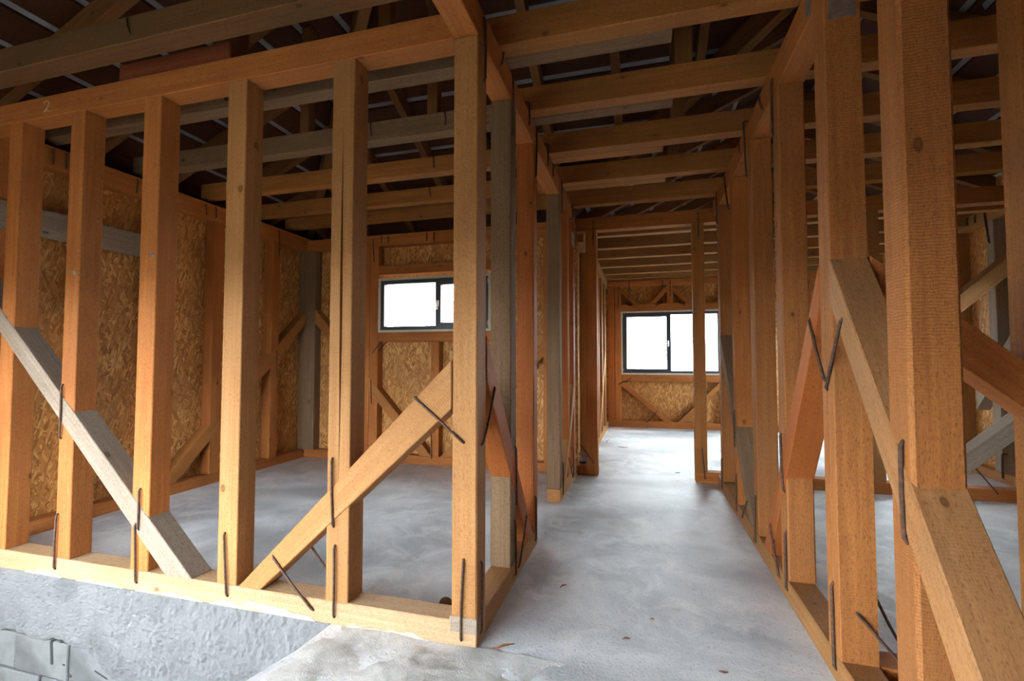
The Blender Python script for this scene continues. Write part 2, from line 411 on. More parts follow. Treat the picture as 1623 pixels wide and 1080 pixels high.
for (x, z, w, h, r) in ((-3.29, -0.435, .022, .13, .10), (-3.14, -0.53, .03, .016, -.3), (-2.90, -0.475, .10, .012, -.3), (-3.22, -0.36, .022, .016, 0), (-3.19, -0.485, .02, .01, 0)):
    q = prism('hole', [(x - w / 2 + r * h / 2, Y1 + .007, z - h / 2), (x + w / 2 + r * h / 2, Y1 + .007, z - h / 2 + r * w), (x + w / 2 - r * h / 2, Y1 + .007, z + h / 2 + r * w), (x - w / 2 - r * h / 2, Y1 + .007, z + h / 2)], (0, 0.03, 0), 'hole', plinth, (0, 0, 1), 0.003)

# ------------------------------------------------------------------ outer walls
def osb_panels_x(parent, x0, x1, y, z0, z1, openings=()):
    """strand board behind a wall along X, in sheets, with openings (xa, xb, za, zb)"""
    xs = sorted({x0, x1, *[o[k] for o in openings for k in (0, 1)], *[x0 + 1.25 * k for k in range(1, 8) if x0 + 1.25 * k < x1 - 0.05]})
    for a, b in zip(xs, xs[1:]):
        cut = [o for o in openings if o[0] <= a + 1e-4 and o[1] >= b - 1e-4]
        segs = [(z0, z1)] if not cut else [(z0, cut[0][2]), (cut[0][3], z1)]
        for s0, s1 in segs:
            box('strand_board_panel', a, b, y, y + .015, s0, s1, 'osb', parent, axis=(0, 0, 1), bevel=0)
def osb_panels_y(parent, y0, y1, x, z0, z1, openings=(), sgn=1):
    ys = sorted({y0, y1, *[o[k] for o in openings for k in (0, 1)], *[y0 + 1.25 * k for k in range(1, 8) if y0 + 1.25 * k < y1 - 0.05]})
    for a, b in zip(ys, ys[1:]):
        cut = [o for o in openings if o[0] <= a + 1e-4 and o[1] >= b - 1e-4]
        segs = [(z0, z1)] if not cut else [(z0, cut[0][2]), (cut[0][3], z1)]
        for s0, s1 in segs:
            prism('strand_board_panel', [(x, a, s0), (x, b, s0), (x, b, s1), (x, a, s1)], (sgn * .015, 0, 0), 'osb', parent, (0, 0, 1), 0)
    # local X is the board's thickness on these sheets: see strand turn below

# left outer wall
wl = root('wall_left', 'strand board outer wall with timber studs and a corner brace', kind='structure')
XW = -4.2
box('sill_plate', XW - T, XW, 2.0, 5.32, 0, 0.10, 'orange', wl)
box('top_plate', XW - T, XW, 2.0, 5.32, 2.67, 2.83, 'orange', wl)
for y in (2.10, 2.63, 3.17, 3.82, 4.61):
    box('stud', XW - T, XW, y, y + T, 0.10, 2.67, 'orange', wl, (0, 0, 1))
box('corner_post', XW - T + .02, XW + .14, 5.20, 5.32, 0.10, 2.67, 'dull', wl, (0, 0, 1))
plane_y('brace', [(5.20, 1.86), (5.20, 1.70), (3.46, 0.10), (3.29, 0.10)], XW - T, XW + .003, 'brown', wl, (-1, -.92))
osb_panels_y(wl, 1.99, 5.335, XW - T - .001, 0.0, 2.83, sgn=-1)
for y0, z0, y1_, z1_ in [(4.695, 1.364, 4.704, 1.027), (4.698, 2.80, 4.706, 2.501), (3.70, 2.80, 3.716, 2.70), (3.821, 2.81, 3.825, 2.70), (2.425, 2.81, 2.433, 2.70), (2.513, 2.81, 2.516, 2.70), (3.041, 2.81, 3.033, 2.69)]:
    dog((XW, y0, z0), (XW, y1_, z1_), (1, 0, 0), wl)

# back wall of the left room, with the small window
YB = 5.2
wbk = root('wall_back', 'strand board outer wall around the small high window', kind='structure')
box('sill_plate', XW + .0, XL - T - .005, YB, YB + T, 0, 0.105, 'orange', wbk)
box('top_plate', XW + .0, XL - T - .005, YB, YB + T, 2.66, 2.80, 'orange', wbk)
for x, z1 in ((-3.36, 2.66), (-3.265, 2.66), (-1.69, 2.66), (-1.07, 2.66)):
    box('stud', x, x + T - (.005 if x > -3.3 else .028), YB, YB + T, 0.105, z1, 'orange', wbk, (0, 0, 1))
box('stud', -2.435, -2.33, YB, YB + T, 0.105, 1.462, 'orange', wbk, (0, 0, 1))
box('header', -3.145, -1.69, YB, YB + T, 2.30, 2.415, 'orange', wbk)
box('window_ledge_beam', -3.145, -1.69, YB, YB + T, 1.465, 1.585, 'orange', wbk)
plane_x('brace', [(-4.06, 1.90), (-4.06, 1.72), (-2.57, 0.105), (-2.42, 0.105)], YB - .003, YB + T, 'brown', wbk, (1, -1.08))
plane_x('brace', [(-2.31, 0.105), (-2.16, 0.105), (-0.96, 1.40), (-0.96, 1.58)], YB - .003, YB + T, 'brown', wbk, (1, 1.08))
osb_panels_x(wbk, -4.32, -0.70, YB + T + .002, 0.0, 2.80, [(-3.145, -1.69, 1.585, 2.25)])
for x0, z0, x1, z1 in [(-3.238, 0.995, -3.226, 0.708), (-3.227, 2.75, -3.214, 2.469), (-3.112, 2.78, -3.111, 2.70), (-3.016, 2.78, -3.015, 2.70), (-2.496, 2.78, -2.495, 2.69), (-2.405, 2.78, -2.404, 2.676), (-3.10, 1.47, -3.22, 1.33), (-3.02, 1.47, -3.13, 1.36), (-2.42, 0.371, -2.418, 0.082), (-2.907, 0.035, -2.782, 0.19)]:
    dog((x0, YB, z0), (x1, YB, z1), (0, -1, 0), wbk)

# far room: left wall, far wall
YF, XF = 9.1, -0.63
wfl = root('wall_far_left', 'outer wall of the far room with bare studs', kind='structure')
box('sill_plate', XF - T, XF, 5.33, YF, 0, 0.10, 'pale', wfl)
box('top_plate', XF - T, XF, 5.33, YF, 2.58, 2.73, 'pale', wfl)
for y in (5.9, 6.53, 7.16, 7.79, 8.42):
    box('stud', XF - T, XF, y, y + T, 0.10, 2.58, 'pale', wfl, (0, 0, 1))
plane_y('brace', [(7.20, 0.10), (7.38, 0.10), (8.5, 1.3), (8.5, 1.5)], XF - T, XF + .003, 'pale', wfl, (1, 1.07))
osb_panels_y(wfl, 5.335, YF + T, XF - T - .001, 0.0, 2.74, sgn=-1)
wf = root('wall_far', 'strand board wall around the large far window', kind='structure')
box('sill_plate', XF, 3.5, YF, YF + T, 0, 0.12, 'orange', wf)
box('top_plate', XF, 3.5, YF, YF + T, 2.62, 2.735, 'orange', wf)
for x in (-0.625, -0.50, 1.36, 2.0, 2.65, 3.3):
    box('stud', x, x + .115, YF, YF + T, 0.12, 2.62, 'deep' if x < -.6 else 'orange', wf, (0, 0, 1))
box('window_ledge_beam', -0.385, 1.36, YF, YF + T, 0.845, 0.975, 'orange', wf)
box('header', -0.385, 1.36, YF, YF + T, 2.145, 2.28, 'orange', wf)
box('stud', 0.44, 0.545, YF, YF + T, 2.28, 2.62, 'orange', wf, (0, 0, 1))
plane_x('brace', [(-0.385, 0.88), (-0.385, 0.76), (0.36, 0.12), (0.50, 0.12)], YF - .003, YF + .1, 'orange', wf, (1, -.87))
plane_x('brace', [(1.36, 0.90), (1.36, 0.77), (0.74, 0.12), (0.60, 0.12)], YF - .003, YF + .1, 'brown', wf, (1, 1.0))
for pts, ax in (([(0.44, 2.60), (0.44, 2.50), (0.22, 2.28), (0.11, 2.28)], (1, 1)), ([(0.545, 2.60), (0.545, 2.50), (0.76, 2.28), (0.87, 2.28)], (1, -1)), ([(-0.385, 2.60), (-0.385, 2.50), (-0.17, 2.28), (-0.06, 2.28)], (1, -1))):
    plane_x('brace', pts, YF - .003, YF + .1, 'orange', wf, ax)
osb_panels_x(wf, -0.75, 3.62, YF + T + .002, 0.0, 2.735, [(-0.385, 1.36, 0.975, 2.145)])
for x0, z0, x1, z1 in [(-0.43, 2.618, -0.434, 2.201), (-0.233, 2.70, -0.237, 2.40), (0.37, 2.70, 0.37, 2.585), (0.498, 2.70, 0.493, 2.406), (-0.217, 0.90, -0.446, 0.78), (0.248, 0.308, 0.068, 0.096), (0.36, 2.30, 0.24, 2.24), (0.62, 2.30, 0.74, 2.24), (-0.3, 2.30, -0.2, 2.24)]:
    dog((x0, YF, z0), (x1, YF, z1), (0, -1, 0), wf, 0.008)

# right outer wall with two unseen window openings added to light the rooms
XO = 3.5
wr = root('wall_right', 'strand board outer wall of the side room', kind='structure')
box('sill_plate', XO, XO + T, 1.6, YF + T, 0, 0.10, 'pale', wr)
box('top_plate', XO, XO + T, 1.6, YF + T, 2.70, 2.84, 'pale', wr)
for y in (1.7, 2.3, 2.95, 4.03, 4.9, 5.25, 5.99, 6.58, 8.42):
    box('stud', XO, XO + T, y, y + .115, 0.10, 2.70, 'grey' if abs(y - 5.99) < .1 else 'pale', wr, (0, 0, 1))
OPR = [(4.15, 4.9, 1.15, 2.05), (6.7, 8.4, 0.85, 2.15)]
for a, b, c, d in OPR:
    box('window_ledge_beam', XO, XO + T, a, b, c - .12, c, 'orange', wr)
    box('header', XO, XO + T, a, b, d, d + .12, 'orange', wr)
plane_y('brace', [(6.35, 0.70), (6.35, 0.88), (5.40, 1.98), (5.40, 1.80)], XO - .003, XO + T, 'grey', wr, (-1, 1.16))
osb_panels_y(wr, 1.55, YF + T, XO + T + .001, 0.0, 3.175, OPR, 1)
for y0, z0, y1_, z1_ in [(6.101, 2.80, 6.045, 2.467), (6.371, 2.82, 6.375, 2.74), (6.246, 2.82, 6.251, 2.74), (5.98, 0.296, 5.987, 0.05)]:
    dog((XO, y0, z0), (XO, y1_, z1_), (-1, 0, 0), wr, 0.009)

# added unseen walls behind the camera: low wide openings shape the daylight
wfr = root('wall_added_front', 'unseen boarded wall added behind the camera, its wide opening shaping the daylight', kind='structure')
YP = -1.3
FO = (-4.3, -1.1, 0.30, 1.62)
box('header', -4.4, -0.98, YP, YP + T, FO[3], FO[3] + .14, 'orange', wfr)
osb_panels_x(wfr, -4.4, 3.64, YP - .02, -0.78, 3.7, [FO])
for x in (-1.1, -0.4, 0.30, 0.9, 1.3, 2.0, 2.7, 3.3):
    box('stud', x, x + T, YP, YP + T, 0.0, FO[3], 'orange', wfr, (0, 0, 1))
wsl = root('wall_added_left', 'unseen boarded side wall with a wide opening, added to shape the daylight', kind='structure')  # unseen, added so daylight enters low from the left
osb_panels_y(wsl, YP - .02, 1.99, XW - T - .001, -0.78, 3.135, [(-1.1, 0.9, 0.30, 1.62)], sgn=-1)
wsr = root('wall_added_right', 'unseen boarded side wall added to close off daylight from the right', kind='structure')  # unseen, added to keep the right side darker
osb_panels_y(wsr, YP - .02, 1.54, XO + T + .001, -0.78, 3.175, sgn=1)

# ------------------------------------------------------------------ windows
def ring_x(name, x0, x1, z0, z1, w, y0, y1, mat, parent):
    """rectangular frame of one piece"""
    bm = bmesh.new()
    def add(a, b, c, d):
        bmesh.ops.create_cube(bm, size=1, matrix=Matrix.Translation(((a + b) / 2, (y0 + y1) / 2, (c + d) / 2)) @ Matrix.Diagonal((b - a, y1 - y0, d - c, 1)))
    add(x0, x1, z0, z0 + w); add(x0, x1, z1 - w, z1); add(x0, x0 + w, z0 + w, z1 - w); add(x1 - w, x1, z0 + w, z1 - w)
    me = bpy.data.meshes.new(name); bm.to_mesh(me); bm.free()
    return link(name, me, mat, parent)
def ring_y(name, y0, y1, z0, z1, w, x0, x1, mat, parent):
    bm = bmesh.new()
    def add(a, b, c, d):
        bmesh.ops.create_cube(bm, size=1, matrix=Matrix.Translation(((x0 + x1) / 2, (a + b) / 2, (c + d) / 2)) @ Matrix.Diagonal((x1 - x0, b - a, d - c, 1)))
    add(y0, y1, z0, z0 + w); add(y0, y1, z1 - w, z1); add(y0, y0 + w, z0 + w, z1 - w); add(y1 - w, y1, z0 + w, z1 - w)
    me = bpy.data.meshes.new(name); bm.to_mesh(me); bm.free()
    return link(name, me, mat, parent)
def window(name, label, x0, x1, z0, z1, y, split, sash_left):
    w = root(name, label, kind='structure')
    ring_x('foam_seal', x0, x1, z0, z1, 0.028, y - .004, y + .075, 'foam', w)
    a, b, c, d = x0 + .028, x1 - .028, z0 + .028, z1 - .028
    ring_x('window_frame', a, b, c, d, 0.045, y + .012, y + .082, 'pvc', w)
    box('mullion', split - .03, split + .03, y + .014, y + .080, c + .045, d - .045, 'pvc', w, (0, 0, 1), .003)
    sx0, sx1 = (a + .02, split + .012) if sash_left else (split - .012, b - .02)
    s = ring_x('sash', sx0, sx1, c + .02, d - .02, 0.06, y - .006, y + .060, 'pvc', w)
    hx = (sx1 - .03) if sash_left else (sx0 + .03)
    zm = (c + d) / 2
    h = box('handle', hx - .012, hx + .012, y - .034, y - .006, zm - .035, zm + .035, 'white', s, (0, 0, 1), .004)
    box('handle_grip', hx - .010, hx + .010, y - .050, y - .032, zm - .075, zm + .012, 'white', s, (0, 0, 1), .005)
    box('glass_pane', sx0 + .055, sx1 - .055, y + .020, y + .026, c + .075, d - .075, 'glass', w, (0, 0, 1), 0)
    ox0, ox1 = (split + .025, b - .04) if sash_left else (a + .04, split - .025)
    box('glass_pane', ox0, ox1, y + .030, y + .036, c + .04, d - .04, 'glass', w, (0, 0, 1), 0)
    for zz in (c + .03, d - .09):
        box('hinge', sx0 - .03 if sash_left else sx1 + .012, sx0 - .012 if sash_left else sx1 + .03, y - .012, y + .012, zz, zz + .06, 'foam', s, (0, 0, 1), .003)
    return w
window('window_1', 'small wide dark-framed window high in the strand board wall', -3.147, -1.688, 1.583, 2.252, YB, -2.36, False)
window('window_2', 'large dark-framed window at the end of the corridor', -0.388, 1.362, 0.973, 2.147, YF, 0.47, True)
for k, (a, b, c, d) in enumerate(OPR):  # unseen windows, added to let daylight in from the right
    w = root('window_%d' % (k + 3), ('unseen dark-framed window in the outer wall, added to light the side room', 'unseen dark-framed window in the outer wall, added to light the far room')[k], kind='structure')
    ring_y('window_frame', a + .01, b - .01, c + .01, d - .01, .07, XO + .01, XO + .08, 'pvc', w)
    box('mullion', XO + .012, XO + .078, (a + b) / 2 - .04, (a + b) / 2 + .04, c + .08, d - .08, 'pvc', w, (0, 0, 1), .003)
    for p, q in ((a + .06, (a + b) / 2 - .03), ((a + b) / 2 + .03, b - .06)):
        prism('glass_pane', [(XO + .04, p, c + .06), (XO + .04, q, c + .06), (XO + .04, q, d - .06), (XO + .04, p, d - .06)], (.006, 0, 0), 'glass', w, (0, 0, 1), 0)

# ------------------------------------------------------------------ interior timber frames
# A: front partition on the plinth
A = root('timber_stud_frame', 'row of orange timber studs standing on the white plastered plinth', 'wall frame')
box('sill_plate', -4.3, XL, Y1, Y1 + T, 0, 0.108, 'bleached', A)
box('top_plate', -4.3, XL - T, Y1, Y1 + T, 2.73, 2.862, 'orange', A)
for (x0, x1), m in zip(((-3.821, -3.705), (-3.284, -3.168), (-2.702, -2.580), (-2.113, -1.992)), ('orange', 'orange', 'orange', 'pale')):
    s = box('stud', x0, x1, Y1 + .001, Y1 + T, 0.108, 2.73, m, A, (0, 0, 1), .004, .0015)
box('stud', -4.30, -4.185, Y1 + .001, Y1 + T, 0.108, 2.73, 'orange', A, (0, 0, 1), .004)
split_stud('stud', -1.467, -1.344, Y1 + .001, Y1 + T, 0.108, 2.73, 'pale', A, '-y', 0.52, 3)
box('corner_post', XL - T + .003, XL, Y1 - .001, Y1 + T + .002, 0.108, 2.73, 'pale', A, (0, 0, 1), .006)
box('corridor_beam', XL - T, XL, -1.17, Y1 + T, 2.732, 2.885, 'orange', A)
box('packing_block', XL - T - .004, XL + .004, Y1 - .006, Y1 + .03, 0.062, 0.128, 'grey', A, (1, 0, 0), .003)
plane_x('brace', [(-4.22, 1.93), (-4.22, 1.80), (-2.45, .108), (-2.27, .108)], Y1 - .004, Y1 + T, 'grey', A, (1, -.94))
plane_x('brace', [(-1.973, .108), (-1.84, .108), (-.825, 1.03), (-.825, 1.25)], Y1 - .004, Y1 + T, 'pale', A, (1, .97))
for x0, z0, x1, z1 in [(-3.264, 1.104, -3.263, 0.793), (-3.265, 0.359, -3.269, 0.047), (-2.642, 0.547, -2.642, 0.328), (-2.666, 0.359, -2.648, 0.045), (-2.064, 0.366, -2.039, 0.054), (-1.767, 0.284, -1.529, 0.055), (-1.437, 0.777, -1.425, 0.456), (-1.416, 0.369, -1.414, 0.038), (-1.008, 1.078, -0.767, 0.883), (-0.765, 0.376, -0.775, 0.029)]:
    dog((x0, Y1 - .001, z0), (x1, Y1 - .001, z1), (0, -1, 0), A)
dog((-1.68, Y1 + T, 0.33), (-1.50, Y1 + T, 0.12), (0, 1, 0), A)
for y0, z0, y1_, z1_ in [(2.036, 0.35, 2.03, 0.043), (2.227, 1.118, 2.04, 0.867), (2.052, 2.855, 2.063, 2.559)]:
    dog((XL, y0, z0), (XL, y1_, z1_), (1, 0, 0), A)
def smear(x0, x1, h, seed):
    n = 26
    hi = [(x0 + (x1 - x0) * k / n, max(.003, h * abs(math.sin(math.pi * k / n)) ** .5 * (0.55 + 0.45 * fb(k * .22, seed)))) for k in range(n + 1)]
    prism('cement_smear', [(x, Y1 - .002, z) for x, z in [(x0, .001)] + [(x1, .001)] + hi[::-1]], (0, .004, 0), 'smear', A, (1, 0, 0), 0)
for a in ((-3.52, -3.22, .05, 1), (-3.1, -2.75, .03, 2), (-2.66, -2.2, .035, 3), (-2.15, -1.52, .075, 4), (-1.35, -0.92, .04, 5)): smear(*a)
for x, z in ((-2.612, 1.83), (-3.205, 1.76)):
    bm = bmesh.new(); bmesh.ops.create_cone(bm, cap_ends=True, segments=14, radius1=.013, radius2=.011, depth=.004, matrix=frame_matrix((x, Y1 - .001, z), (0, -1, 0), (1, 0, 0)))
    me = bpy.data.meshes.new('washer'); bm.to_mesh(me); bm.free(); link('washer', me, 'zinc', A)
# chalk figure on the top plate
chalk = [[(-3.495 + .022 * math.cos(a), 2.812 + .018 * math.sin(a)) for a in [math.pi * (1.0 - k / 8) for k in range(9)]] + [(-3.487, 2.785), (-3.515, 2.763), (-3.490, 2.770), (-3.466, 2.763)]]
for st in chalk:
    tube('chalk_mark', [(x, Y1 - .0005, z) for x, z in st], 0.003, 'chalk', A, 5)

# B: corridor, left side, near part
B = root('timber_stud_frame', 'timber frame along the corridor beside the split front post, up to the doorway gap', 'wall frame')
box('sill_plate', XL - T, XL, Y1 + T + .006, 3.215, 0, 0.108, 'pale', B)
box('top_plate', XL - T, XL, Y1 + T + .008, 4.145, 2.732, 2.885, 'orange', B)
box('stud', XL - T, XL, 2.54, 2.655, 0.108, 2.732, 'dull', B, (0, 0, 1), .006, .0015)
box('stud', XL - T, XL, 3.11, 3.215, 0.108, 2.732, 'deep', B, (0, 0, 1), .006, .0015)
plane_y('brace', [(2.108, 1.365), (2.108, 1.15), (2.93, .108), (3.07, .108)], XL - T + .002, XL + .004, 'deep', B, (1, -1.3))
for y0, z0, y1_, z1_ in [(2.606, 0.345, 2.619, 0.041), (2.874, 0.297, 2.689, 0.054), (3.14, 0.335, 3.137, 0.045), (2.62, 0.757, 2.634, 0.428), (2.417, 3.02, 2.33, 2.797), (2.553, 2.875, 2.566, 2.529), (2.95, 2.93, 2.972, 2.789), (3.19, 2.872, 3.159, 2.515), (3.592, 2.94, 3.589, 2.757), (3.819, 2.87, 3.817, 2.764)]:
    dog((XL, y0, z0), (XL, y1_, z1_), (1, 0, 0), B)

# C: corridor, left side, beyond the doorway gap
C_ = root('timber_stud_frame', 'short timber frame with a weathered grey end stud past the corridor doorway gap', 'wall frame')
box('sill_plate', XL - T, XL, 4.15, 5.14, 0, 0.11, 'pale', C_)
box('top_plate', XL - T, XL, 4.15, 5.195, 2.732, 2.885, 'orange', C_)
box('stud', XL - T, XL, 4.155, 4.26, 0.11, 2.732, 'dull', C_, (0, 0, 1), .006, .0015)
box('stud', XL - T, XL - .002, 4.62, 4.73, 0.11, 2.732, 'deep', C_, (0, 0, 1), .005)
box('stud', XL - T, XL, 5.02, 5.135, 0.11, 2.732, 'deep', C_, (0, 0, 1), .005)
plane_y('brace', [(4.34, .11), (4.48, .11), (5.03, .80), (5.03, 1.0)], XL - T + .002, XL + .004, 'pale', C_, (1, 1.27))
nail_plate(XL, XL + .003, 4.93, 5.09, 2.46, 2.60, C_, (1, 0, 0))
for y0, z0, y1_, z1_ in [(4.25, 0.335, 4.25, 0.046), (4.244, 2.875, 4.275, 2.60), (4.93, 2.87, 4.93, 2.73), (4.582, 0.311, 4.88, 0.046), (4.925, 0.341, 4.913, 0.046)]:
    dog((XL, y0, z0), (XL, y1_, z1_), (1, 0, 0), C_)

# D: frame across the corridor's end and the side room
D = root('timber_stud_frame', 'cross frame with doorway opening at the corridor end and sill running into the side room', 'wall frame')
YD = 5.2
box('top_plate', XL + .005, XO - .005, YD, YD + T, 2.665, 2.81, 'orange', D)
box('sill_plate', XL + .005, -.475, YD, YD + T, 0, 0.10, 'orange', D)
box('stud', -.595, -.475, YD - .002, YD + T, 0.001, 2.665, 'orange', D, (0, 0, 1), .005)
box('sill_plate', .508, XO - .005, YD, YD + T, 0, 0.108, 'orange', D)
box('stud', .506, .622, YD - .002, YD + T, 0.108, 2.665, 'brown', D, (0, 0, 1), .005)
for x in (1.35, 2.05, 2.62, 3.36):
    box('stud', x, x + .115, YD, YD + T, 0.108, 2.665, 'pale', D, (0, 0, 1), .005)
plane_x('brace', [(2.20, 1.15), (2.20, 1.32), (3.40, 2.42), (3.40, 2.25)], YD - .03, YD + T, 'pale', D, (1, .92))
plane_x('brace', [(2.43, .108), (2.63, .108), (3.40, .80), (3.40, .99)], YD - .03, YD + T, 'grey', D, (1, .92))
for x0, z0, x1, z1 in [(0.57, 0.342, 0.592, 0.045), (0.566, 2.77, 0.569, 2.523), (-0.51, 2.77, -0.51, 2.50), (-.66, .33, -.52, .14), (2.832, 0.29, 2.992, 0.069)]:
    dog((x0, YD - .002, z0), (x1, YD - .002, z1), (0, -1, 0), D)

# E: corridor, right side
Ef = root('timber_stud_frame', 'long timber frame along the corridor with braces meeting in an inverted V', 'wall frame')
XE = XR + 0.125
box('sill_plate', XR, XE, 0.55, 5.14, 0, 0.108, 'pale', Ef)
box('top_plate', XR, XE, -1.17, 5.195, 2.722, 2.878, 'orange', Ef)
box('corner_post', XR, XE + .004, 1.56, 1.685, 0.108, 2.722, 'worn', Ef, (0, 0, 1), .010, .001)
split_stud('stud', XR, XE, 2.105, 2.225, 0.108, 2.722, 'worn', Ef, '-x', 0.45, 9, .018, .005)
for y, m in ((2.77, 'worn'), (3.42, 'worn'), (4.11, 'orange'), (4.83, 'worn')):
    box('stud', XR, XE, y, y + T, 0.108, 2.722, m, Ef, (0, 0, 1), .007, .0015)
plane_y('brace', [(2.107, 1.645), (2.107, 1.465), (1.12, .108), (.98, .108)], XR - .004, XE + .003, 'khaki', Ef, (-1, -1.37))
plane_y('brace', [(2.222, 1.645), (2.222, 1.47), (3.12, .108), (3.26, .108)], XR - .004, XE + .003, 'deep', Ef, (1, -1.5))
plane_y('brace', [(4.84, 1.49), (4.84, 1.32), (3.69, .108), (3.53, .108)], XR - .004, XE + .003, 'dull', Ef, (-1, -1.05))
for y0, z0, y1_, z1_ in [(1.601, 1.018, 1.596, 0.737), (2.839, 0.851, 2.804, 0.557), (3.096, 0.299, 2.927, 0.06), (2.789, 0.357, 2.793, 0.058), (3.476, 0.35, 3.503, 0.042), (2.159, 0.377, 2.15, 0.053), (2.342, 1.43, 2.176, 1.162), (1.992, 1.40, 2.165, 1.13), (4.853, 0.325, 4.845, 0.041), (4.126, 0.344, 4.142, 0.049), (4.169, 0.841, 4.171, 0.551), (3.728, 0.246, 3.944, 0.065), (2.854, 2.802, 2.866, 2.495), (3.15, 2.86, 3.084, 2.75), (3.60, 2.93, 3.537, 2.511), (3.764, 2.86, 3.75, 2.77), (4.45, 2.87, 4.255, 2.504), (4.90, 2.87, 4.88, 2.55)]:
    dog((XR, y0, z0), (XR, y1_, z1_), (-1, 0, 0), Ef, 0.0065)
nail_plate(.727, .820, 2.101, 2.105, 2.603, 2.80, Ef, (0, -1, 0))
nail_plate(XR - .003, XR, 2.24, 2.30, 2.74, 2.86, Ef, (-1, 0, 0))
nail_plate(XR - .003, XR, 4.86, 4.94, 2.54, 2.72, Ef, (-1, 0, 0))

# F: cross frame into the side room
Ff = root('timber_stud_frame', 'side frame with a thick descending brace behind the big corner post', 'wall frame')
box('sill_plate', XE + .008, XO - .005, 2.105, 2.225, 0, 0.108, 'orange', Ff)
box('top_plate', XE + .008, XO - .005, 2.105, 2.225, 2.73, 2.86, 'orange', Ff)
for x in (1.335, 1.95, 2.55, 3.1):
    box('stud', x, x + T, 2.106, 2.225, 0.108, 2.73, 'brown', Ff, (0, 0, 1), .005)
plane_x('brace', [(XE + .008, 1.652), (XE + .008, 1.462), (2.42, .108), (2.58, .108)], 2.099, 2.225, 'orange', Ff, (1, -.88))
dog((.767, 2.104, .295), (.93, 2.104, .10), (0, -1, 0), Ef)
dog((.87, 2.226, .33), (.98, 2.226, .09), (0, 1, 0), Ff)

# ------------------------------------------------------------------ ceiling joists
ceil = root('ceiling', 'open ceiling of brown timber joists over the corridor and rooms', kind='structure')
JZ = 2.886
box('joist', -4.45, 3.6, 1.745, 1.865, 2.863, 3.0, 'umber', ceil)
for x, z0, z1 in ((-2.51, 2.985, 2.90), (-1.2, 2.985, 2.905)):
    dog((x, 1.745, z0), (x + .02, 1.745, z1), (0, -1, 0), ceil)
for y, x in ((2.415, -2.6), (3.085, -1.95), (3.085, -1.35), (3.755, -1.75), (4.43, -2.1), (4.43, -2.9)):
    dog((x, y, 3.02), (x + .01, y, 2.93), (0, -1, 0), ceil)
for y in (2.306, 2.975, 3.645, 4.318, 4.985):
    box('joist', -0.83, 3.62, y, y + .105, JZ, JZ + .16, 'brown', ceil, None, .004, .002)
for y, xe in ((2.415, .161), (3.085, .201), (3.755, .17), (4.43, .218)):
    box('joist', -4.32, xe, y, y + .105, JZ, JZ + .145, 'dull' if y < 3.2 else 'brown', ceil, None, .004, .002)
box('joist', -4.32, -0.83, 4.93, 5.03, JZ, JZ + .145, 'brown', ceil)
for y in (0.45, 1.1, -0.2, -0.85):
    box('joist', -4.45, 3.62, y, y + .105, JZ, JZ + .14, 'brown', ceil)
for y in (5.74, 6.39, 7.03, 7.70, 8.36, 8.93):
    box('joist', -0.72, 3.6, y, y + .10, 2.735, 2.735 + .15, 'pale', ceil)

# ------------------------------------------------------------------ roof: hipped main block, gabled wing
TP = 0.45
EZ = 3.06
roof = root('roof', 'dark roof boarding with grey membrane showing between boards, on timber rafters', kind='structure')
def zL(x, y): return EZ + TP * (x + 4.5)
def zA(x, y): return EZ + TP * (5.6 - y)
def zF(x, y): return EZ + TP * (y + 2.8)
def zB1(x, y): return EZ + TP * (x + 0.9)
def zR(x, y): return EZ + TP * (3.9 - x)
def clip(poly, ax, v, keep_less):
    out = []
    for k in range(len(poly)):
        p, q = poly[k], poly[(k + 1) % len(poly)]
        ip = (p[ax] <= v) == keep_less or abs(p[ax] - v) < 1e-9
        iq = (q[ax] <= v) == keep_less or abs(q[ax] - v) < 1e-9
        if ip: out.append(p)
        if ip != iq:
            t = (v - p[ax]) / (q[ax] - p[ax]); out.append((p[0] + (q[0] - p[0]) * t, p[1] + (q[1] - p[1]) * t))
    return out
def area(p): return abs(sum(p[k][0] * p[(k + 1) % len(p)][1] - p[(k + 1) % len(p)][0] * p[k][1] for k in range(len(p)))) / 2
def slab(name, poly, zf, z_lo, z_hi, mat, axis, bevel=0):
    p3 = [Vector((x, y, zf(x, y) + z_lo)) for x, y in poly]
    return prism(name, p3, (0, 0, z_hi - z_lo), mat, roof, axis, bevel)
slopes = [
    ([(-4.5, -2.8), (-4.5, 5.6), (-0.3, 1.4)], zL, 'Y'),
    ([(-4.5, 5.6), (-0.9, 5.6), (1.5, 3.2), (-0.3, 1.4)], zA, 'X'),
    ([(3.9, -2.8), (-4.5, -2.8), (-0.3, 1.4)], zF, 'X'),
    ([(3.9, 5.6), (3.9, -2.8), (-0.3, 1.4)], zR, 'Y'),
    ([(-0.9, 5.6), (-0.9, 9.6), (1.5, 9.6), (1.5, 3.2)], zB1, 'Y'),
    ([(3.9, 5.6), (1.5, 3.2), (1.5, 9.6), (3.9, 9.6)], zR, 'Y')]
BW, GAP = 0.215, 0.055
